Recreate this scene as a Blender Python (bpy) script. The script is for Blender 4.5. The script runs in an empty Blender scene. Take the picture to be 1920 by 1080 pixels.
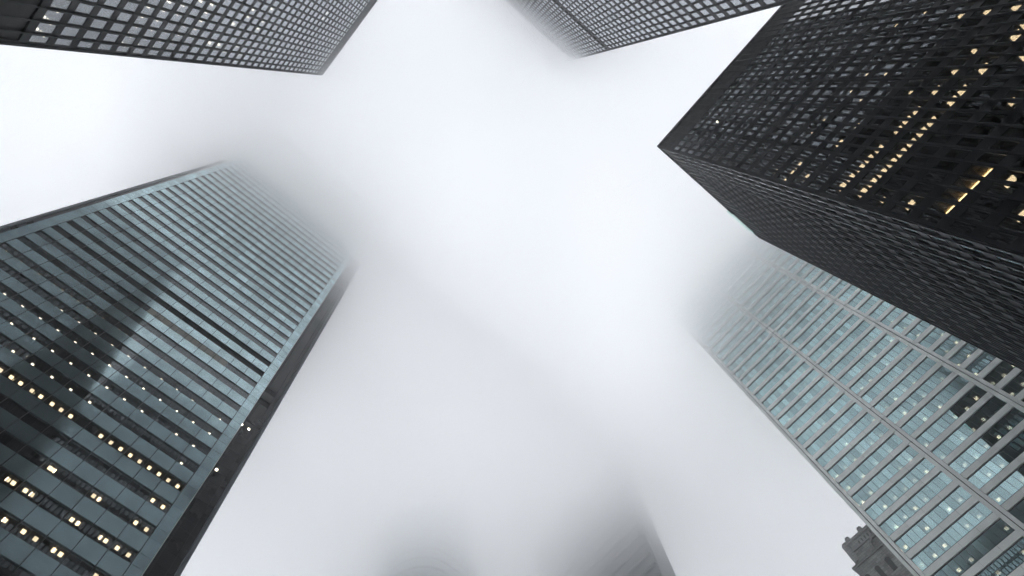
import bpy, math, random
from mathutils import Matrix, Vector
random.seed(7)
scene = bpy.context.scene
COL = scene.collection

# ------------------------------------------------------------------ camera model (world X, Y = street grid, Z up)
EYE = 1.6
R = ((0.7704754452, -0.6374077136, -0.0088879048),
     (0.6103656900, 0.7416669126, -0.2781796456),
     (0.1839057168, 0.2089057142, 0.9604879436))
F, CX, CY = 1287.36, 880.0, 540.0
def pix(x, y, z):
    z -= EYE
    c = [r[0]*x + r[1]*y + r[2]*z for r in R]
    if c[2] <= 0: return None
    return CX + F*c[0]/c[2], CY + F*c[1]/c[2]
def slope(px, py):
    """metres travelled along X and Y per metre of height on the sight line through a point of the photo"""
    v = ((px-CX)/F, (py-CY)/F, 1.0)
    w = [sum(R[i][j]*v[i] for i in range(3)) for j in range(3)]
    return w[0]/w[2], w[1]/w[2]

# ------------------------------------------------------------------ materials
def mat(name):
    m = bpy.data.materials.new(name); m.use_nodes = True
    nt = m.node_tree; nt.nodes.clear()
    out = nt.nodes.new('ShaderNodeOutputMaterial')
    return m, nt, out
def noise(nt, scale, detail=3, stretch=None):
    tc = nt.nodes.new('ShaderNodeTexCoord'); n = nt.nodes.new('ShaderNodeTexNoise')
    n.inputs['Scale'].default_value = scale; n.inputs['Detail'].default_value = detail
    if stretch:
        mp = nt.nodes.new('ShaderNodeMapping'); mp.inputs['Scale'].default_value = stretch
        nt.links.new(tc.outputs['Object'], mp.inputs[0]); nt.links.new(mp.outputs[0], n.inputs['Vector'])
    else: nt.links.new(tc.outputs['Object'], n.inputs['Vector'])
    return n.outputs['Fac']
def ramp(nt, src, lo, hi):
    r = nt.nodes.new('ShaderNodeMapRange')
    r.inputs['From Min'].default_value = .25; r.inputs['From Max'].default_value = .75
    r.inputs['To Min'].default_value = lo; r.inputs['To Max'].default_value = hi
    nt.links.new(src, r.inputs['Value']); return r.outputs[0]
def solid(name, col, rough=.5, metal=0., ior=1.5, var=.12, nscale=.6, bump=0., island=0., stretch=None):
    m, nt, out = mat(name)
    b = nt.nodes.new('ShaderNodeBsdfPrincipled')
    b.inputs['Metallic'].default_value = metal; b.inputs['IOR'].default_value = ior
    f = noise(nt, nscale, 4, stretch)
    k = ramp(nt, f, 1-var, 1+var)
    if island:
        g = nt.nodes.new('ShaderNodeNewGeometry')
        r = nt.nodes.new('ShaderNodeMapRange')
        r.inputs['To Min'].default_value = 1-island; r.inputs['To Max'].default_value = 1+island
        nt.links.new(g.outputs['Random Per Island'], r.inputs['Value'])
        mm = nt.nodes.new('ShaderNodeMath'); mm.operation = 'MULTIPLY'
        nt.links.new(k, mm.inputs[0]); nt.links.new(r.outputs[0], mm.inputs[1]); k = mm.outputs[0]
    mul = nt.nodes.new('ShaderNodeVectorMath'); mul.operation = 'SCALE'
    mul.inputs[0].default_value = col; nt.links.new(k, mul.inputs['Scale'])
    nt.links.new(mul.outputs[0], b.inputs['Base Color'])
    nt.links.new(ramp(nt, f, max(.02, rough*.85), rough*1.15), b.inputs['Roughness'])
    if bump:
        bp = nt.nodes.new('ShaderNodeBump'); bp.inputs['Strength'].default_value = bump; bp.inputs['Distance'].default_value = .02
        nt.links.new(noise(nt, 9., 4), bp.inputs['Height']); nt.links.new(bp.outputs[0], b.inputs['Normal'])
    nt.links.new(b.outputs[0], out.inputs['Surface'])
    return m
def glass(name, tint, trans, f0, rough=.015, vary=.15, wav=0.02):
    """see-through facade glass with a coating that mirrors what stands opposite it"""
    m, nt, out = mat(name)
    lw = nt.nodes.new('ShaderNodeLayerWeight'); lw.inputs['Blend'].default_value = .5
    p = nt.nodes.new('ShaderNodeMath'); p.operation = 'POWER'; p.inputs[1].default_value = 5
    nt.links.new(lw.outputs['Facing'], p.inputs[0])
    mr = nt.nodes.new('ShaderNodeMapRange'); mr.inputs['To Min'].default_value = f0; mr.inputs['To Max'].default_value = 1
    nt.links.new(p.outputs[0], mr.inputs['Value'])
    g = nt.nodes.new('ShaderNodeNewGeometry'); oi = nt.nodes.new('ShaderNodeObjectInfo')
    ad = nt.nodes.new('ShaderNodeMath'); ad.operation = 'ADD'
    nt.links.new(g.outputs['Random Per Island'], ad.inputs[0]); nt.links.new(oi.outputs['Random'], ad.inputs[1])
    fr = nt.nodes.new('ShaderNodeMath'); fr.operation = 'FRACT'; nt.links.new(ad.outputs[0], fr.inputs[0])
    vr = nt.nodes.new('ShaderNodeMapRange'); vr.inputs['To Min'].default_value = 1-vary; vr.inputs['To Max'].default_value = 1+vary*.6
    nt.links.new(fr.outputs[0], vr.inputs['Value'])
    sc = nt.nodes.new('ShaderNodeVectorMath'); sc.operation = 'SCALE'; sc.inputs[0].default_value = tint
    nt.links.new(vr.outputs[0], sc.inputs['Scale'])
    gl = nt.nodes.new('ShaderNodeBsdfGlossy'); gl.inputs['Roughness'].default_value = rough
    nt.links.new(sc.outputs[0], gl.inputs['Color'])
    if wav:
        bp = nt.nodes.new('ShaderNodeBump'); bp.inputs['Strength'].default_value = wav; bp.inputs['Distance'].default_value = .05
        nt.links.new(noise(nt, .8, 2), bp.inputs['Height']); nt.links.new(bp.outputs[0], gl.inputs['Normal'])
    tr = nt.nodes.new('ShaderNodeBsdfTransparent'); tr.inputs['Color'].default_value = (*trans, 1)
    mx = nt.nodes.new('ShaderNodeMixShader')
    nt.links.new(mr.outputs[0], mx.inputs['Fac']); nt.links.new(tr.outputs[0], mx.inputs[1]); nt.links.new(gl.outputs[0], mx.inputs[2])
    nt.links.new(mx.outputs[0], out.inputs['Surface'])
    return m
def lamp_mat(name, col, s):
    m, nt, out = mat(name)
    e = nt.nodes.new('ShaderNodeEmission'); e.inputs['Color'].default_value = (*col, 1); e.inputs['Strength'].default_value = s
    nt.links.new(e.outputs[0], out.inputs['Surface']); return m
M = dict(
    steel=solid('black_painted_steel', (.0065, .009, .0125), .5, 0, 1.36, .25, .25, stretch=(1, 1, .2)),
    steel_edge=solid('black_steel_edges', (.009, .012, .0165), .5, 0, 1.38, .2, .3),
    louver=solid('black_louvre', (.008, .008, .009), .6),
    dark=solid('dark_interior', (.016, .016, .015), .8),
    bronze=glass('bronze_glass', (.92, .96, 1.), (.5, .5, .5), .27, .003, .07, 0),
    mirror_bronze=glass('bronze_mirror_glass', (.94, .97, 1.), (.36, .36, .36), .25, .003, .16, 0),
    teal_panel=solid('blue_grey_glass_panel', (.54, .70, .73), .08, .88, 1.6, .15, .5, .05, .08),
    joint=solid('dark_joint', (.012, .014, .016), .6),
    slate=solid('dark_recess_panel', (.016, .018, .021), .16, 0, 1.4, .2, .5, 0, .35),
    fin=solid('grey_blue_metal', (.10, .115, .13), .35, .3),
    strip=glass('smoked_strip_glass', (.9, .97, 1.), (.45, .45, .45), .13, .005, .10, .004),
    blind=solid('beige_blind', (.30, .29, .24), .3),
    inox=solid('brushed_steel_panel', (.70, .73, .71), .42, .5, 1.5, .10, .35, .03, .05),
    aqua=glass('aqua_mirror_glass', (.67, .93, .955), (.50, .48, .45), .6, .005, .24, .01),
    stone=solid('weathered_limestone', (.25, .255, .25), .85, 0, 1.4, .3, .35, .4),
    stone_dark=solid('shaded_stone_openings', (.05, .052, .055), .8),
    far_dark=solid('charcoal_cladding', (.05, .057, .068), .22, 0, 1.5, .15),
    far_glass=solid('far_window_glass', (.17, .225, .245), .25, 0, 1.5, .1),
    far_dark_glass=solid('far_dark_window_glass', (.042, .05, .06), .22, 0, 1.5, .1),
    far_light=solid('grey_cladding', (.12, .13, .14), .5),
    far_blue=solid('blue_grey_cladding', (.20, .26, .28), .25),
    screen=glass('pale_green_glass', (.92, 1, .97), (.8, .9, .87), .06, .02, 0, 0),
    lamp=lamp_mat('ceiling_lamp_warm', (1, .77, .46), 6),
    lamp_white=lamp_mat('ceiling_lamp_white', (1, .90, .70), 6.5),
    lamp_amber=lamp_mat('amber_room_light', (1, .70, .32), 16),
    lamp_dim=lamp_mat('ceiling_lamp_dim', (1, .93, .80), 3.4),
    lamp_mid=lamp_mat('ceiling_lamp_mid', (1, .80, .52), 3.4),
    warm_ceiling=solid('warm_white_ceiling', (.62, .52, .36), .8),
)
def paving():
    m, nt, out = mat('granite_paving')
    b = nt.nodes.new('ShaderNodeBsdfPrincipled'); b.inputs['Roughness'].default_value = .6
    tc = nt.nodes.new('ShaderNodeTexCoord'); br = nt.nodes.new('ShaderNodeTexBrick')
    br.offset = 0; br.inputs['Scale'].default_value = 1; br.inputs['Brick Width'].default_value = 1.5; br.inputs['Row Height'].default_value = 1.5
    br.inputs['Mortar Size'].default_value = .012
    br.inputs['Color1'].default_value = (.54, .54, .53, 1); br.inputs['Color2'].default_value = (.48, .48, .475, 1); br.inputs['Mortar'].default_value = (.07, .07, .07, 1)
    nt.links.new(tc.outputs['Object'], br.inputs['Vector']); nt.links.new(br.outputs['Color'], b.inputs['Base Color'])
    nt.links.new(b.outputs[0], out.inputs['Surface']); return m
M['paving'] = paving()
def coursed(m, w, h, depth):
    """adds stone courses to a wall material: block joints and block-to-block tone"""
    nt = m.node_tree; b = next(n for n in nt.nodes if n.type == 'BSDF_PRINCIPLED')
    tc = nt.nodes.new('ShaderNodeTexCoord'); sp = nt.nodes.new('ShaderNodeSeparateXYZ'); cb = nt.nodes.new('ShaderNodeCombineXYZ')
    ad = nt.nodes.new('ShaderNodeMath'); ad.operation = 'ADD'
    nt.links.new(tc.outputs['Object'], sp.inputs[0])
    nt.links.new(sp.outputs['X'], ad.inputs[0]); nt.links.new(sp.outputs['Y'], ad.inputs[1])
    nt.links.new(ad.outputs[0], cb.inputs['X']); nt.links.new(sp.outputs['Z'], cb.inputs['Y'])
    br = nt.nodes.new('ShaderNodeTexBrick'); br.inputs['Scale'].default_value = 1
    br.inputs['Brick Width'].default_value = w; br.inputs['Row Height'].default_value = h; br.inputs['Mortar Size'].default_value = .03
    br.inputs['Color1'].default_value = (1.15, 1.15, 1.15, 1); br.inputs['Color2'].default_value = (.72, .72, .72, 1); br.inputs['Mortar'].default_value = (depth, depth, depth, 1)
    nt.links.new(cb.outputs[0], br.inputs['Vector'])
    mx = nt.nodes.new('ShaderNodeMix'); mx.data_type = 'RGBA'; mx.blend_type = 'MULTIPLY'; mx.inputs[0].default_value = 1
    old = b.inputs['Base Color'].links[0].from_socket
    nt.links.new(old, mx.inputs[6]); nt.links.new(br.outputs['Color'], mx.inputs[7]); nt.links.new(mx.outputs[2], b.inputs['Base Color'])
coursed(M['stone'], 1.3, .62, .45)

# ------------------------------------------------------------------ mesh helpers
class MB:
    def __init__(s): s.v = []; s.f = []
    def box(s, x0, x1, y0, y1, z0, z1):
        if x0 > x1: x0, x1 = x1, x0
        if y0 > y1: y0, y1 = y1, y0
        n = len(s.v)
        s.v += [(x0,y0,z0),(x1,y0,z0),(x1,y1,z0),(x0,y1,z0),(x0,y0,z1),(x1,y0,z1),(x1,y1,z1),(x0,y1,z1)]
        s.f += [(n,n+3,n+2,n+1),(n+4,n+5,n+6,n+7),(n,n+1,n+5,n+4),(n+1,n+2,n+6,n+5),(n+2,n+3,n+7,n+6),(n+3,n,n+4,n+7)]
    def prism(s, poly, fn0, fn1):
        """poly: 2-D outline; fn0/fn1 map an outline point to the two end faces"""
        n = len(s.v); k = len(poly)
        s.v += [fn0(p) for p in poly] + [fn1(p) for p in poly]
        s.f += [tuple(range(n+k-1, n-1, -1)), tuple(range(n+k, n+2*k))]
        for i in range(k):
            j = (i+1) % k
            s.f.append((n+i, n+j, n+k+j, n+k+i))
    def build(s, name, m, parent, org=(0, 0, 0)):
        me = bpy.data.meshes.new(name)
        me.from_pydata([(x-org[0], y-org[1], z-org[2]) for x, y, z in s.v], [], s.f)
        me.materials.append(m); me.update()
        o = bpy.data.objects.new(name, me); COL.objects.link(o)
        if parent: o.parent = parent
        return o
def thing(name, label, cat, loc, group=None):
    o = bpy.data.objects.new(name, None); COL.objects.link(o); o.location = loc
    o['label'] = label; o['category'] = cat
    if group: o['group'] = group
    return o
class Bag(dict):
    """several meshes that become parts of one kind"""
    def __missing__(s, k): s[k] = MB(); return s[k]
    def build(s, name, m, parent, org):
        for k in s: s[k].build(name, m, parent, org)
class Face:
    """one side of a building: s runs along it, n out of it"""
    def __init__(f, ox, oy, dx, dy, nx, ny, length): f.o=(ox,oy); f.d=(dx,dy); f.n=(nx,ny); f.L=length
    def pt(f, s, n): return f.o[0]+f.d[0]*s+f.n[0]*n, f.o[1]+f.d[1]*s+f.n[1]*n
    def box(f, mb, s0, s1, n0, n1, z0, z1):
        a = f.pt(s0, n0); b = f.pt(s1, n1); mb.box(a[0], b[0], a[1], b[1], z0, z1)
def faces_of(x0, x1, y0, y1):
    return [Face(x0,y1,0,-1,-1,0,y1-y0), Face(x1,y1,-1,0,0,1,x1-x0), Face(x1,y0,0,1,1,0,y1-y0), Face(x0,y0,1,0,0,-1,x1-x0)]
SOLIDS = []          # (x0,x1,y0,y1,z1) of the towers, used to tell which windows the street view can see
def hidden(p, own):
    for b in SOLIDS:
        if b is own: continue
        t0, t1 = 0., 1.
        ok = True
        for q, lo, hi in ((p[0], b[0], b[1]), (p[1], b[2], b[3]), (p[2]-EYE, -EYE, b[4]-EYE)):
            if abs(q) < 1e-9:
                if lo > 0 or hi < 0: ok = False; break
                continue
            u, v = lo/q, hi/q
            if u > v: u, v = v, u
            t0, t1 = max(t0, u), min(t1, v)
        if ok and t0 < t1 - 1e-3: return True
    return False
def window_size(face, s, w, z0, z1, own):
    """seen size of one window from the plaza; 0 when it faces away, is outside the view or is covered"""
    c = face.pt(s+w/2, 0)
    if c[0]*face.n[0] + c[1]*face.n[1] > 0: return 0
    q = [pix(*face.pt(a, 0), z) for a, z in ((s, z0), (s+w, z0), (s+w, z1), (s, z1))]
    if any(p is None for p in q): return 0
    mx = sum(p[0] for p in q)/4; my = sum(p[1] for p in q)/4
    if not (4 < mx < 1916 and 4 < my < 1076): return 0
    if hidden((c[0]+face.n[0]*.6, c[1]+face.n[1]*.6, (z0+z1)/2), own): return 0
    return abs(sum(q[i][0]*q[(i+1)%4][1]-q[(i+1)%4][0]*q[i][1] for i in range(4)))/2
def windows(root, org, items, m, own, thick=.03, name='window', depth=-.07, most=100):
    """items: (face, s, width, z0, z1). The ones that show largest are parts of their own, the rest one field of windows."""
    ranked = sorted(((window_size(*it, own), i) for i, it in enumerate(items)), reverse=True)
    big = {i for a, i in ranked[:most] if a > 1}
    rest = MB(); cache = {}
    for i, (fc, s, w, z0, z1) in enumerate(items):
        if i not in big:
            fc.box(rest, s, s+w, depth-thick, depth, z0, z1); continue
        key = (fc.d, round(w, 3), round(z1-z0, 3))
        a = fc.pt(s, depth)
        loc = (a[0]-org[0], a[1]-org[1], z0-org[2])
        if key not in cache:
            b = fc.pt(s+w, depth-thick); mb = MB(); mb.box(a[0], b[0], a[1], b[1], z0, z1)
            o = mb.build(name, m, root, (a[0], a[1], z0)); cache[key] = o
        else:
            o = cache[key].copy(); COL.objects.link(o); o.parent = root
        o.location = loc
    if rest.v:
        o = rest.build(name+'_field', m, root, org); o['kind'] = 'stuff'
def lamps(root, org, spots, own, m, name='ceiling_light', most=100, label=None):
    """spots: (x, y, z, size_x, size_y, drop) a fitting hung under a ceiling at z"""
    pro = {}; rest = MB()
    def seen(t):
        p = pix(t[0], t[1], t[2])
        return -1 if p is None or not (0 < p[0] < 1920 and 0 < p[1] < 1080) else t[3]*t[4]/max(t[2], 1)**2
    order = sorted(spots, key=seen, reverse=True)
    for k, (x, y, z, sx, sy, dr) in enumerate(order):
        if k >= most: rest.box(x-sx/2, x+sx/2, y-sy/2, y+sy/2, z-dr, z); continue
        key = (round(sx, 2), round(sy, 2), round(dr, 2))
        if key not in pro:
            mb = MB(); mb.box(-sx/2, sx/2, -sy/2, sy/2, -dr, 0); o = mb.build(name, m, root); pro[key] = o
        else:
            o = pro[key].copy(); COL.objects.link(o); o.parent = root
        o.location = (x-org[0], y-org[1], z-org[2])
    if rest.v:
        o = rest.build(name+'_field', m, root, org); o['kind'] = 'stuff'

# ------------------------------------------------------------------ black steel towers with I-beam mullions
def gridded_tower(label, x0, x1, y0, y1, H, pitch, nx, ny, top0, nfl, win_h, dark_from, bands, fill, lit, lit_mat, lit_size, pane):
    """top0: head of the uppermost window row; rows run down from it. bands: rows without glass."""
    org = ((x0+x1)/2, (y0+y1)/2, 0)
    root = thing('office_tower', label, 'skyscraper', org, 'black steel gridded office towers')
    own = (x0, x1, y0, y1, H); SOLIDS_own = next((b for b in SOLIDS if b[:2] == (x0, x1)), None)
    heads = [top0 - k*pitch for k in range(nfl)]
    span, mul, vert, col, louv, edge = MB(), MB(), MB(), Bag(), Bag(), MB()
    items = []
    for fi, fc in enumerate(faces_of(x0, x1, y0, y1)):
        n = ny if fi in (0, 2) else nx
        bay = fc.L/n
        # horizontal spandrels
        prev = H-.9
        zc = dark_from
        for k, zt in enumerate(heads):
            zb = zt-win_h
            up = zc if k == 0 else heads[k-1]-win_h
            fc.box(span, .4, fc.L-.4, -.35, 0, zt, up)
        low = heads[-1]-win_h
        fc.box(span, .4, fc.L-.4, -.35, 0, low-1.3, low)
        fc.box(louv['top', fi], .4, fc.L-.4, -.5, -.16, dark_from+.004, H-1.1)
        fc.box(louv['base', fi], .4, fc.L-.4, -.5, -.16, 0, low-1.304)
        fc.box(edge, -.02, fc.L+.02, -.6, .03, H-1.1, H)
        for i in range(n+1):
            s = i*bay
            # vertical frame strip and I-beam
            w = bay*(1-fill)/2
            if 0 < i < n:
                fc.box(vert, s-w, s+w, -.2, .012, low-1.3, dark_from)
            if i in (0, n): s = .12 if i == 0 else fc.L-.12
            fc.box(mul, s-.02, s+.02, .012, .13, 3, H-1.1)
            fc.box(mul, s-.075, s+.075, .13, .155, 3, H-1.1)
        for z in (H-1.35,):
            fc.box(edge, .0, fc.L, .0, .02, z-.12, z)
        for k, zt in enumerate(heads):
            for i in range(n):
                s = i*bay + bay*(1-fill)/2 - .03
                if k in bands:
                    if i == 0: fc.box(louv[k, fi], .4, fc.L-.4, -.3, -.18, zt-win_h+.004, zt-.004)
                else: items.append((fc, s, bay*fill+.06, zt-win_h-.03, zt+.03))
    for cx, cy in ((x0, y0), (x1, y0), (x0, y1), (x1, y1)):
        sx = 1 if cx == x0 else -1; sy = 1 if cy == y0 else -1
        col[cx, cy].box(cx-.01*sx, cx+.42*sx, cy-.01*sy, cy+.42*sy, 0, H-1.1)
    span.build('spandrel', M['steel'], root, org); mul.build('mullion', M['steel_edge'], root, org)
    vert.build('window_frame', M['steel'], root, org); col.build('corner_column', M['steel'], root, org)
    louv.build('louvre_band', M['louver'], root, org); edge.build('parapet', M['steel_edge'], root, org)
    roof = MB(); roof.box(x0+.6, x1-.6, y0+.6, y1-.6, H-1.0, H-.6); roof.build('roof', M['dark'], root, org)
    core = MB(); core.box(x0+5, x1-5, y0+5, y1-5, 0, H-1.1)
    for zt in heads: core.box(x0+.36, x1-.36, y0+.36, y1-.36, zt+.06, zt+.5)
    core.build('core', M['dark'], root, org)
    windows(root, org, items, pane, SOLIDS_own, depth=-.045)
    # ceiling lamps seen through the glass, on the side that looks at the plaza
    spots = []
    for (px, py, *sz) in lit:
        a, b = slope(px, py)
        xf = x0 if x0 > 0 else x1
        zp = EYE + xf/a
        zt = min(heads, key=lambda h: abs(h-win_h/2-zp))
        zp = min(max(zp, zt-win_h+.15), zt-.25)
        zc = zt+.05
        depth = min(max((zc-EYE)*xf/(zp-EYE)/xf*abs(xf)-abs(xf), .45), 2.6)
        x = xf + (depth if xf > 0 else -depth)
        y = b*(zc-EYE)
        sx, sy = sz if sz else lit_size
        bay = (y1-y0)/ny                     # keep the fitting within its own bay
        c = y0 + (math.floor((y-y0)/bay)+.5)*bay
        lim = max((bay*fill-sy)/2, 0); y = min(max(y, c-lim), c+lim)
        spots.append((x, y, zc, sx, sy, .12))
    lamps(root, org, spots, own, lit_mat)
    return root, org

def Z(px0, py0, k, pts): return [(px0+p[0]/k, py0+p[1]/k, *p[2:]) for p in pts]
A = (-69.0, -30.8, -55.7, 20.9, 190.0+EYE)
B = (-29.2, 21.3, -60.5, -29.25, 233.0+EYE)
C = (35.4, 63.0, -91.0, -15.6, 134.0+EYE)
D = (-41.2, 10.2, 53.4, 96.0, 199.0)
E_ = (92.0, 132.0, -59.0, 10.5, 203.0)
SOLIDS += [A, B, C, D, E_]
litA = Z(0, 0, 5.333, [(565,97),(495,218),(428,340),(447,168,.2,.2),(375,288,.2,.2),(1480,58),(1415,155),(1355,252),(1297,350),(1240,447),(1692,12),(1630,97),(1568,192),(1508,285),(1445,372),(1395,465),
    (1825,45),(1768,132),(1650,308),(1595,398),(1540,485),(1835,250),(1778,335),(1722,418),(1897,358)]) + \
    Z(360, 0, 5.333, [(85,5),(195,40),(137,118),(85,200),(28,280),(172,425),(265,445),(447,455),(318,505),(475,530),(270,575),(430,595),(607,92),(792,85),(555,162),(703,212),(655,282),(1350,130),(1312,185),(400,250)])
gridded_tower('black gridded tower at top left with white lamps behind grey windows', *A, 3.8, 30, 60,
    EYE+.3264*190+2.55+31*3.8, 32, 2.6, EYE+.9545*190, (), .72, litA, M['lamp_white'], (.5, .32), M['bronze'])
gridded_tower('black gridded tower at top centre with one dark louvred floor and foggy roof edge', *B, 3.8, 39, 24,
    EYE+175.35+14*3.8, 46, 2.5, EYE+.963*233, (14,), .72, Z(940, 0, 5.333, [(1215,340),(1280,400)]), M['lamp_white'], (.4, .3), M['bronze'])
litC = Z(1560, 200, 3.858, [(185,650),(225,615),(255,580),(293,545),(327,510),(365,475),(395,437),(435,405),(467,365),(505,333),(540,293),(608,218),(650,187),(680,147),(720,110),
    (72,578),(103,543),(205,443),(235,408),(340,305),(478,170),(508,130),(615,30),(350,693,.3,.5),(528,742),(1280,550),(1320,500),(1365,790),(53,265,.2,.7),(22,295,.2,.7),(182,140,.2,.6),(745,72,.3,.3)]) + \
    Z(1560, 0, 5.333, [(1275,178,.5,.9),(1530,143,.5,.9),(1808,105,.6,.95),(1885,285,.6,.95),(1805,390,.6,.95),(1890,590,.6,.95),(1500,710,.6,.95),(1232,707),(1040,912,.5,.9),(1297,917,.6,.9),(1197,1020,.6,.9),(805,912,.3,.8),
    (548,735,.25,.6),(362,742,.2,.6),(303,990,.3,.6),(1400,528,.4,.4),(1800,1018,.4,.6),(935,133,.2,.3),(640,262,.12,.7),(200,905,.12,.8)]) + \
    Z(1220, 150, 3.483, [(805,608,.15,.5),(890,640,.2,.8),(918,610,.2,.8),(942,580,.2,.8),(967,555,.2,.8),(990,532,.15,.8),(990,660,.2,.8),(1018,633,.15,.7),(1203,440,.2,.8),(1235,410,.2,.8),(1045,355,.2,.6),(1145,253,.15,.5),(1245,695,.4,.6)])
rootC, orgC = gridded_tower('darkest black tower at right with amber lit windows and sharp roof corner', *C, 3.79, 22, 60,
    EYE+.925*134, 34, 2.43, EYE+.944*134, (), .73, litC, M['lamp'], (.4, .85), M['mirror_bronze'])
# amber rooms: tall lit back walls seen through four bays of one floor
rooms = []
for px_, py_ in Z(1560, 200, 3.858, [(1130,445),(1040,530),(955,615),(860,705)]):
    a, b = slope(px_, py_)
    zt = EYE+.925*134 - round((EYE+.925*134-1.2-(EYE+35.4/a))/3.79)*3.79
    rooms.append((35.4+1.55, b*(zt-EYE)*.985, zt-.02, .14, .95, .08))
    pm = MB(); pm.box(35.4+.3, 35.4+1.75, b*(zt-EYE)*.985-.5, b*(zt-EYE)*.985+.5, zt+.0, zt+.04); pm.box(35.4+1.75, 35.4+1.79, b*(zt-EYE)*.985-.5, b*(zt-EYE)*.985+.5, zt-2.4, zt+.04); pm.build('lit_ceiling', M['warm_ceiling'], rootC, orgC)
lamps(rootC, orgC, rooms, C, M['lamp_amber'], 'room_light')
# pale green glass screen that stands at the edge of the roof
gs = MB()
gs.box(54.6, 60.4, -15.24, -15.18, 131.3, 134.9); gs.box(54.6, 54.66, -15.6, -15.24, 131.3, 134.9); gs.box(60.34, 60.4, -15.6, -15.24, 131.3, 134.9)
gs.build('glass_screen', M['screen'], rootC, orgC)

# ------------------------------------------------------------------ blue-grey banded glass tower (left)
def banded_tower():
    Y0 = 53.4; P = 4.0; H = 199.0
    xl, xr = -.6680*Y0, .0872*Y0                 # main face
    bl, br = -.6405*Y0, .0600*Y0                 # first and last column of glass
    dep = 3.93; fr = .1461*(Y0+dep); fl = -(fr + 2*.2904*Y0)
    Y1 = 96.0
    org = ((xl+xr)/2, (Y0+Y1)/2, 0)
    root = thing('office_tower', 'blue-grey glass tower at left with dark window bands and notched corner', 'skyscraper', org)
    own = D
    sill0 = EYE + 1.040*Y0                       # sill of row 0
    wh = 1.68
    sills = [sill0 + k*P for k in range(-12, 35)]
    pan, jnt, core, blind, trim = (MB() for _ in range(5)); louv, rec, fin = Bag(), Bag(), Bag()
    main = Face(xl, Y0, 1, 0, 0, -1, xr-xl)
    n = 15; bay = (br-bl)/n; s0 = bl-xl
    items = []
    zlo = sills[0]-2.3
    for k, zb in zip(range(-12, 35), sills):
        # panels of the spandrel above this row
        for i in range(n):
            main.box(pan, s0+i*bay+.034, s0+(i+1)*bay-.034, -.30, 0, zb+wh+.04, zb+P-.04)
        for a, b in ((0, s0-.04), (s0+n*bay+.04, main.L)):          # corner strips, two joints per floor
            main.box(pan, a, b-.0, -.25, .006, zb+.03, zb+wh-.03); main.box(pan, a, b, -.25, .006, zb+wh+.03, zb+P-.03)
        for i in range(n):
            for h in range(2):
                a = s0+i*bay+h*bay/2+.03
                if k in (11, 12):
                    if i == h == 0: main.box(louv[k], s0+.03, s0+n*bay-.03, -.5, -.2, zb, zb+wh)
                else: items.append((main, a, bay/2-.05, zb-.02, zb+wh+.02))
        core.box(xl+.4, xr-.4, Y0+.4, Y1-4, zb+wh+.12, zb+wh+.55)
        core.box(fl+.6, fr-.6, Y0+dep+.4, Y1-4, zb+wh+.12, zb+wh+.55)
        # recess face
        rc = Face(xr, Y0+dep, 1, 0, 0, -1, fr-xr)
        for face, L in ((rc, fr-xr), (Face(fl, Y0+dep, 1, 0, 0, -1, xl-fl), xl-fl)):
            t = L-.55 if face is rc else L
            q = 0 if face is rc else .55
            for a, b in ((q, q+.75), (q+.79, q+2.35), (q+2.39, t-.03)):
                dk = k in (11, 12) and a < q+2; m_ = louv[k, q] if dk else rec[q]
                face.box(m_, a+.02, b, -.3, -.12 if dk else 0., zb+.02, zb+wh-.02)
                face.box(rec[q], a+.02, b, -.3, 0, zb+wh+.02, zb+P-.02)
            f0 = L-.52 if face is rc else 0
            face.box(fin[q], f0, f0+.52, -1.2, .10, zb-.0+.015, zb+P-.015)
    # dark backing behind the joints, vertical caps on the joints
    for i in range(n+1):
        main.box(jnt, s0+i*bay-.026, s0+i*bay+.026, -.28, .014, zlo, H)
    main.box(jnt, 0.02, s0-.06, -.34, -.26, zlo, H); main.box(jnt, s0+n*bay+.06, main.L-.02, -.34, -.26, zlo, H)
    for f in (Face(xr, Y0+dep, 1, 0, 0, -1, fr-xr), Face(fl, Y0+dep, 1, 0, 0, -1, xl-fl)):
        f.box(jnt, 0, f.L, -.5, -.34, zlo, H)
    main.box(trim, main.L, main.L+.05, -.3, .06, zlo, H)            # bright corner bead
    # flanks of the notches, side and rear walls
    side = MB()
    side.box(xr-.3, xr-.02, Y0+.32, Y0+dep, zlo, H); side.box(xl+.02, xl+.3, Y0+.32, Y0+dep, zlo, H)
    side.box(fr-.6, fr-.1, Y0+dep+1.3, Y1-.5, 0, H); side.box(fl+.1, fl+.6, Y0+dep+1.3, Y1-.5, 0, H); side.box(fl+.1, fr-.1, Y1-.45, Y1, 0, H)
    side.box(xl+.02, xr-.02, Y0+.05, Y0+.6, 0, zlo-.02); side.box(fl, fr, Y0+dep+.1, Y0+dep+.7, 0, zlo-.02)
    core.box(xl+7, xr-7, Y0+6, Y1-6, 0, H-1)
    side.build('side_wall', M['slate'], root, org)
    core.build('core', M['dark'], root, org)
    pan.build('spandrel', M['teal_panel'], root, org); jnt.build('mullion', M['joint'], root, org)
    louv.build('louvre_band', M['louver'], root, org); rec.build('recessed_wall', M['slate'], root, org)
    fin.build('corner_fin', M['fin'], root, org); trim.build('corner_bead', M['inox'], root, org)
    rf = MB(); rf.box(xl+.5, xr-.5, Y0+.5, Y1-1, H-.5, H); rf.build('roof', M['dark'], root, org)
    # drawn blinds, set in front of the glass to show brighter, on row 10
    def at(px, py, zc):
        a, b = slope(px, py); return a*(zc-EYE)
    z10 = sill0+10*P
    xa, xb = at(277, 582, z10+.8), at(425, 682, z10+.8)
    x = xa
    while x < xb:
        blind.box(x+.04, x+bay/2-.04, Y0+.05, Y0+.09, z10+.05, z10+wh-.05); x += bay/2
    blind.build('beige_window_blind', M['blind'], root, org)
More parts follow.
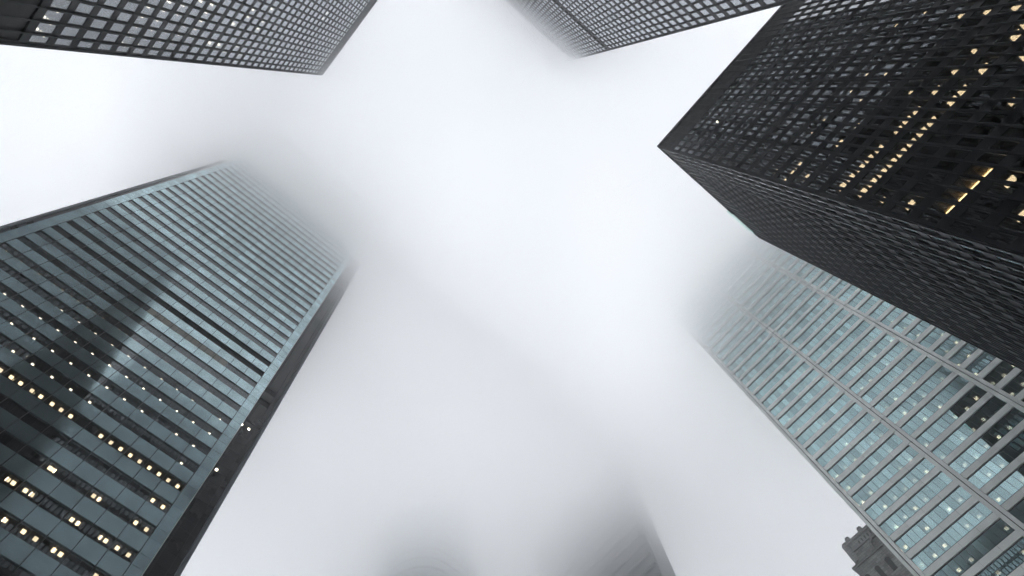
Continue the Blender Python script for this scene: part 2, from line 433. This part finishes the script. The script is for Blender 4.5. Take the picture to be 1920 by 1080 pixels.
    windows(root, org, items, M['strip'], D, depth=-.12)
    rows = {
     0: Z(0, 810, 4, [(60,360),(80,412),(170,470),(240,470),(515,690),(580,690),(750,795),(770,845),(875,875),(960,925)]),
     1: Z(0, 810, 4, [(355,300),(400,290),(680,510),(735,515),(1010,690),(1090,740)]),
     -1: Z(0, 810, 4, [(40,660),(175,750),(265,805),(405,885),(430,950),(720,1075)]),
     2: Z(0, 810, 4, [(1140,520),(1215,570)]),
     3: Z(0, 540, 4, [(5,618),(80,680),(150,725),(235,780),(300,825),(385,880),(452,925),(525,970)]) + Z(0, 810, 4, [(750,40),(825,90),(897,138),(970,185),(1040,230),(1112,278),(1185,325),(1255,370),(1325,415)]),
     4: Z(0, 540, 4, [(100,475),(245,573),(390,670),(530,765),(672,860)]) + Z(0, 810, 4, [(1360,235)]),
     5: Z(0, 540, 4, [(88,268),(258,377),(393,475),(530,568),(665,658),(800,750),(932,838),(1065,925)]) + Z(0, 810, 4, [(1322,20),(1450,105)]),
     6: Z(0, 540, 4, [(37,45),(170,138),(303,230),(433,320),(565,408),(693,497),(823,585),(950,670),(1076,758),(1200,842),(1325,925),(1445,1007),(1568,1090)]),
     7: Z(0, 540, 4, [(463,170),(592,258),(713,345),(840,430),(962,515),(1085,600),(1210,685),(1325,762),(1445,843),(1650,980)]),
     8: Z(0, 540, 4, [(465,15),(535,65),(585,100),(655,148),(708,185),(773,230),(892,312),(946,350),(1010,393),(1065,430),(1125,475),(1180,510),(1243,555),(1297,592),(1355,633),(1412,672),(1470,710),(1527,748),(1582,785),(1633,822),(1695,862),(1750,902)]) + Z(0, 400, 6, [(70,425),(242,545),(437,683),(622,810),(700,865)]),
     9: Z(0, 540, 4, [(700,37),(765,80),(818,117),(880,160),(930,198),(993,240),(1045,275),(1107,318),(1158,355),(1270,432),(1328,473),(1383,510),(1437,548),(1492,587),(1547,625),(1602,660),(1655,697),(1710,735),(1818,808)]) + Z(0, 400, 6, [(452,475),(628,598),(700,650),(803,720),(878,775),(975,842),(1050,895),(1148,962)]),
     10: Z(0, 540, 4, [(1720,615),(1775,652),(1826,688),(1878,722)])}
    warm, white = [], []
    for k, pts in rows.items():
        zc = sill0 + k*P + wh + .10
        for px, py in pts:
            a, b = slope(px, py)
            big = k <= 3
            d = .95 if big else 1.2
            (warm if big or k > 7 else white).append((a*(zc-EYE), Y0+d, zc, .38 if big else (.30 if k < 8 else .28), .34 if big else .22, .2 if big else .12))
    for px, py in Z(0, 540, 4, [(1815,1020),(1868,1055)]) + Z(0, 810, 4, [(1627,278)]):
        a, b = slope(px, py)
        z = EYE + (Y0+dep)/b
        fin_x = a*(z-EYE)
        white.append((fin_x, Y0+dep-.02, z, .3, .08, .35))
    tw = [t for i, t in enumerate(warm) if i % 3]; dm = [t for i, t in enumerate(warm) if not i % 3]
    lamps(root, org, tw, D, M['lamp'], 'ceiling_light', 40)
    lamps(root, org, dm, D, M['lamp_mid'], 'ceiling_light', 25)
    lamps(root, org, white, D, M['lamp_white'], 'ceiling_light', 35)
banded_tower()

# ------------------------------------------------------------------ steel-banded tower (lower right)
def steel_tower():
    X0, X1, y0, y1, H = E_
    P = 3.99
    org = ((X0+X1)/2, (y0+y1)/2, 0)
    root = thing('office_tower', 'steel banded tower at lower right with aqua windows between pale double piers', 'skyscraper', org)
    fc = Face(X0, y1, 0, -1, -1, 0, y1-y0)
    groove = [9.89 - 13.87*i for i in range(6)]      # centre line of each double pier
    sill0 = EYE + .8905*X0
    ks = range(-12, 30)
    span, jnt, core, mul = (MB() for _ in range(4)); pier = Bag()
    items = []; spots = []
    np_ = 12
    for k in ks:
        zb = sill0 + k*P
        style = random.choice((2, 2, 2, 3, 2, 1 if random.random() < .3 else 2)); off = random.randint(0, 2)
        for j in range(5):
            sa = y1-groove[j]+.66; sb = y1-groove[j+1]-.66
            w = (sb-sa)/np_
            for i in range(0, np_, 3):                    # steel panels below the window
                fc.box(span, sa+i*w+.012, sa+(i+3)*w-.012, -.3, .10, zb-1.42, zb-.24)
            fc.box(jnt, sa, sb, -.5, -.12, zb-1.6, zb+.0)
            for i in range(np_):
                items.append((fc, sa+i*w+.02, w-.04, zb+.0, zb+P-1.6))
                if i: fc.box(mul, sa+i*w-.02, sa+i*w+.02, -.16, .0, zb, zb+P-1.6)
            for i in range(off, np_, style):
                if random.random() < (.72 if k > -1 else .5):
                    c = fc.pt(sa+(i+.5)*w, 0)
                    dd = 1.75 + random.choice((0, 0, .25))
                    spots.append((X0+dd, c[1]+random.uniform(-.1, .1), zb+P-1.62, .5, .5, .16))
        core.box(X0+.5, X1-.5, y0+.5, y1-.5, zb+P-1.6, zb+P-1.1)
    zlo, zhi = sill0-12*P-1.6, H
    for j, g in enumerate(groove):
        s = y1-g
        for k in ks:
            z0 = sill0 + k*P - 1.42
            fc.box(pier[j], s-.66 if j else s-.61, s-.07, -.4, .22, z0+.012, z0+P-.012)
            fc.box(pier[j], s+.07, s+.62, -.4, .22, z0+.012, z0+P-.012)
        fc.box(jnt, s-.6, s+.6, -.5, -.3, zlo, zhi)
    side = MB(); side.box(X0+.6, X1, y1-.5, y1, 0, H); side.box(X0+.6, X1, y0, y0+.5, 0, H); side.box(X1-.4, X1-.004, y0+.51, y1-.51, 0, H)
    side.box(X0+.02, X0+.58, y0, y1, 0, zlo-.02)
    core.box(X0+9, X1-8, y0+8, y1-8, 0, H-2)
    side.build('side_wall', M['inox'], root, org); core.build('core', M['dark'], root, org)
    span.build('spandrel', M['inox'], root, org); pier.build('pier', M['inox'], root, org)
    jnt.build('shadow_gap', M['joint'], root, org); mul.build('mullion', M['joint'], root, org)
    rf = MB(); rf.box(X0+.6, X1-.6, y0+.6, y1-.6, H-.6, H); rf.build('roof', M['dark'], root, org)
    windows(root, org, items, M['aqua'], E_, depth=-.08)
    random.shuffle(spots); spots.sort(key=lambda t: t[2]); h_ = [random.random() < .45 for t in spots]
    lamps(root, org, [t for t, q in zip(spots, h_) if q], E_, M['lamp_white'], most=50)
    lamps(root, org, [t for t, q in zip(spots, h_) if not q], E_, M['lamp_dim'], most=50)
steel_tower()

# ------------------------------------------------------------------ old stone tower behind it
def stone_tower():
    X, Yc, W = 124.0, 20.5, 22.0
    org = (X+W/2, Yc-W/2, 0)
    root = thing('stone_tower', 'old grey stone tower with corner turrets peeking out behind the steel banded tower', 'tower', org)
    top = EYE+X/.9800
    wall, lower, slot, cor = (MB() for _ in range(4)); arch, mer, win = Bag(), Bag(), Bag()
    f = Face(X, Yc, 0, -1, -1, 0, W)
    wall.box(X, X+W, Yc-W, Yc, 80, top)
    lower.box(X-.6, X+W+.6, Yc-W-1.6, Yc+1.6, 0, EYE+X/1.036)
    lower.box(X-.9, X+W+.9, Yc-W-1.9, Yc+1.9, EYE+X/1.036+.01, EYE+X/1.036+.6)
    def arched(mb, s, w, z0, z1, n0, n1):
        pts = [(s-w/2, z0), (s+w/2, z0)] + [(s+w/2*math.cos(t*math.pi/8), z1-w/2+w/2*math.sin(t*math.pi/8)) for t in range(9)]
        mb.prism(pts, lambda p: (*f.pt(p[0], n0), p[1]), lambda p: (*f.pt(p[0], n1), p[1]))
    def ring(mb, s, w, z0, z1, t, n0, n1):
        for i in range(8):
            a0, a1 = i*math.pi/8, (i+1)*math.pi/8
            q = [(s+r*math.cos(a), z1-w/2+r*math.sin(a)) for r, a in ((w/2, a0), (w/2+t, a0), (w/2+t, a1), (w/2, a1))]
            mb.prism(q, lambda p: (*f.pt(p[0], n0), p[1]), lambda p: (*f.pt(p[0], n1), p[1]))
        f.box(mb, s-w/2-t, s-w/2, n0, n1, z0, z1-w/2); f.box(mb, s+w/2, s+w/2+t, n0, n1, z0, z1-w/2)
    for s in (6.0, 14.5):
        arched(arch[s], s, 3.2, top-8.2, top-3.4, -.02, .04); ring(cor, s, 3.2, top-8.2, top-3.4, .55, 0, .45)
    for s in [2.6+.8*i for i in range(22)]: f.box(slot, s, s+.28, -.1, .05, top-2.2, top-1.3)
    for s in [3.5+2.2*i for i in range(8)]:
        arched(win['u', s], s, 1.1, top-12.6, top-9.9, -.1, .06)
    f.box(cor, -.3, W+.3, 0, .5, top-.7, top-.1); f.box(cor, -.15, W+.15, 0, .28, top-2.9, top-2.5); f.box(cor, 0, W, 0, .25, top-9.2, top-8.8)
    for s in (1.2, 4.6, 9.2, 13.8, 18.4, 21.0):
        f.box(mer[s, 0], s-.55, s+.55, -1.0, .25, top+.003, top+.9); f.box(mer[s, 0], s-.38, s+.38, -.85, .1, top+.9, top+1.35)
    for s in (0.0, W):
        pts = [(math.cos(i*math.pi/4+.39)*1.0, math.sin(i*math.pi/4+.39)*1.0) for i in range(8)]
        c = f.pt(s, -.7)
        mer[s, 1].prism(pts, lambda p: (c[0]+p[0], c[1]+p[1], top-5), lambda p: (c[0]+p[0], c[1]+p[1], top+.5))
    low = EYE+X/1.036
    for i in range(9):
        s = -.5+2.6*i
        pts = [(s-.5, low-6), (s+.5, low-6)] + [(s+.5*math.cos(t*math.pi/8), low-3+.5*math.sin(t*math.pi/8)) for t in range(9)]
        win['l', i].prism(pts, lambda p: (*f.pt(p[0], .55), p[1]), lambda p: (*f.pt(p[0], .66), p[1]))
    wall.build('wall', M['stone'], root, org); lower.build('lower_wall', M['stone'], root, org)
    arch.build('blind_arch', M['stone'], root, org); cor.build('cornice', M['stone'], root, org)
    slot.build('slot_frieze', M['stone_dark'], root, org); mer.build('turret', M['stone'], root, org)
    win.build('arched_window', M['stone_dark'], root, org)
stone_tower()

# ------------------------------------------------------------------ two far towers standing in the fog
def fog_tower(label, x0, x1, y0, y1, H, m, band, rad, side=None):
    org = ((x0+x1)/2, (y0+y1)/2, 0)
    root = thing('office_tower', label, 'skyscraper', org, 'far towers lost in fog')
    def outline(g, rad):  # corners rounded so grazing sky reflections soften the edges, imitating fog
        pts = []
        for cx, cy, a0, (rx, ry) in zip((x1, x0, x0, x1), (y1, y1, y0, y0), (0, 90, 180, 270), rad):
            cx += -rx if cx == x1 else rx; cy += -ry if cy == y1 else ry
            pts += [(cx+(rx+g)*math.cos(math.radians(a0+t*9)), cy+(ry+g)*math.sin(math.radians(a0+t*9))) for t in range(11)]
        return pts
    body, bnd, par = MB(), MB(), MB()
    body.prism(outline(0, rad), lambda p: (*p, 0), lambda p: (*p, H))
    o = body.build('wall', m, root, org)
    for k in range(int((H-20)/4)):
        bnd.prism(outline(.05, rad), lambda p: (*p, 14+4*k), lambda p: (*p, 15.9+4*k))
    w = bnd.build('window_band', band, root, org)
    for q in (o, w):
        for pl in q.data.polygons: pl.use_smooth = abs(pl.normal.z) < .5
    if side:
        sb = MB(); sb.box(x0+rad[2][0]+.1, x1-rad[3][0]-.1, y0-.4, y0-.08, 0, H-1); sb.build('side_wall', side, root, org)
    par.prism(outline(.3, rad), lambda p: (*p, H+.003), lambda p: (*p, H+1.5)); par.build('parapet', m, root, org)
fog_tower('dark square tower fading into fog at bottom centre, the darker of two', 106, 113.5, 55.5, 95.5, 186, M['far_dark'], M['far_dark_glass'], ((3, 12), (4, 22), (.6, .6), (.6, .6)), M['far_light'])
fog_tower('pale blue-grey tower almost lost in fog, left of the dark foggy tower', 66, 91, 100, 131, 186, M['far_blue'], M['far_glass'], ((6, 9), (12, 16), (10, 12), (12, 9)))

# ------------------------------------------------------------------ ground
g = MB(); g.v = [(-2500, -2500, 0), (2500, -2500, 0), (2500, 2500, 0), (-2500, 2500, 0)]; g.f = [(0, 1, 2, 3)]
go = g.build('ground', M['paving'], None); go['kind'] = 'structure'; go['label'] = 'grey granite paving of the plaza'

# ------------------------------------------------------------------ haze below, cloud above: even, pale, nested volumes
def vol_mat(name, d, aniso=.4):
    m, nt, out = mat(name)
    v = nt.nodes.new('ShaderNodeVolumePrincipled')
    v.inputs['Color'].default_value = (.985, .99, 1, 1); v.inputs['Density'].default_value = d; v.inputs['Anisotropy'].default_value = aniso
    nt.links.new(v.outputs[0], out.inputs['Volume']); return m
def haze_box(z0, z1, r, d, bump, seed, tilt=(0, 0)):
    n = 14 if bump else 1
    rnd = random.Random(seed); ox = 37.3-5.1*seed; oy = -61.7+3.7*seed
    ph = [(rnd.uniform(.006, .03), rnd.uniform(0, 6.3), rnd.uniform(0, 6.3)) for _ in range(6)]
    vs, fs = [], []
    for zz, bb, tk in ((z0, bump, 1), (z1, 0, 1)):
        for j in range(n+1):
            for i in range(n+1):
                x = -r+2*r*i/n+ox; y = -r+2*r*j/n+oy
                h = sum(math.sin(x*f*math.cos(p)+y*f*math.sin(p)+q) for f, p, q in ph)*bb/2.2 if bb else 0
                vs.append((x, y, zz+h+tk*(40*math.tanh((tilt[0]*x+tilt[1]*y)/40)+(15*math.exp(-(x*x+(y+40)**2)/3600) if bump else 0))))
    N = n+1; m = N*N
    for j in range(n):
        for i in range(n):
            k = j*N+i
            fs.append((k, k+N, k+N+1, k+1)); fs.append((m+k, m+k+1, m+k+N+1, m+k+N))
    ring = [i for i in range(n)] + [i*N+n for i in range(n)] + [n*N+i for i in range(n, 0, -1)] + [i*N for i in range(n, 0, -1)]
    for p, q in zip(ring, ring[1:]+ring[:1]): fs.append((p, q, m+q, m+p))
    me = bpy.data.meshes.new('haze'); me.from_pydata(vs, [], fs); me.materials.append(vol_mat('haze_air', d)); me.update()
    o = bpy.data.objects.new('haze', me); COL.objects.link(o)
    o['kind'] = 'stuff'; o['label'] = 'pale low cloud and misty air swallowing the tower tops'
    return o
haze_box(-1, 284, 430, .0005, 0, 1)
LAY = [(152, .007), (170, .020), (183, .036), (194, .045)]
for i, (z, d) in enumerate(LAY):
    haze_box(z, 218-i*.4, 410-3*i, d, 2, 10+i, (-.42, -.76))

# ------------------------------------------------------------------ overcast sky and a soft sun
w = bpy.data.worlds.new("World"); scene.world = w; w.use_nodes = True
nt = w.node_tree; nt.nodes.clear()
sky = nt.nodes.new('ShaderNodeTexSky'); sky.sky_type = 'NISHITA'; sky.sun_disc = False
EL, AZ = math.radians(58), math.radians(200)
sky.sun_elevation = EL; sky.sun_rotation = AZ; sky.air_density = 1; sky.dust_density = 4; sky.ozone_density = 1
mix = nt.nodes.new('ShaderNodeMix'); mix.data_type = 'RGBA'; mix.inputs[0].default_value = .88
nt.links.new(sky.outputs[0], mix.inputs[6]); mix.inputs[7].default_value = (13.4, 13.65, 14.0, 1)
bg = nt.nodes.new('ShaderNodeBackground'); bg.inputs['Strength'].default_value = .12
nt.links.new(mix.outputs[2], bg.inputs['Color'])
wo = nt.nodes.new('ShaderNodeOutputWorld'); nt.links.new(bg.outputs[0], wo.inputs['Surface'])
sl = bpy.data.lights.new('sun', 'SUN'); sl.energy = .5; sl.angle = math.radians(25); sl.color = (1, .97, .93)
so = bpy.data.objects.new('sun', sl); COL.objects.link(so)
d = Vector((math.sin(AZ)*math.cos(EL), math.cos(AZ)*math.cos(EL), math.sin(EL)))
so.rotation_euler = d.to_track_quat('Z', 'Y').to_euler()

# ------------------------------------------------------------------ camera
cam = bpy.data.cameras.new('camera'); co = bpy.data.objects.new('camera', cam); COL.objects.link(co)
cam.sensor_width = 36; cam.lens = 36*F/1920; cam.shift_x = (960-CX)/1920; cam.shift_y = 0
cam.clip_start = .1; cam.clip_end = 6000
co.matrix_world = Matrix(((R[0][0], -R[1][0], -R[2][0], 0), (R[0][1], -R[1][1], -R[2][1], 0), (R[0][2], -R[1][2], -R[2][2], EYE), (0, 0, 0, 1)))
scene.camera = co

# ------------------------------------------------------------------ render settings
scene.render.engine = 'CYCLES'
c = scene.cycles
c.max_bounces = 18; c.diffuse_bounces = 2; c.glossy_bounces = 4; c.transmission_bounces = 4; c.volume_bounces = 6; c.transparent_max_bounces = 64
c.use_adaptive_sampling = True; c.adaptive_threshold = .03
c.use_denoising = True
try: c.denoiser = 'OPENIMAGEDENOISE'
except Exception: pass
c.sample_clamp_indirect = 6
vs = scene.view_settings
vs.view_transform = 'Standard'; vs.look = 'None'; vs.exposure = 1.02; vs.gamma = 1
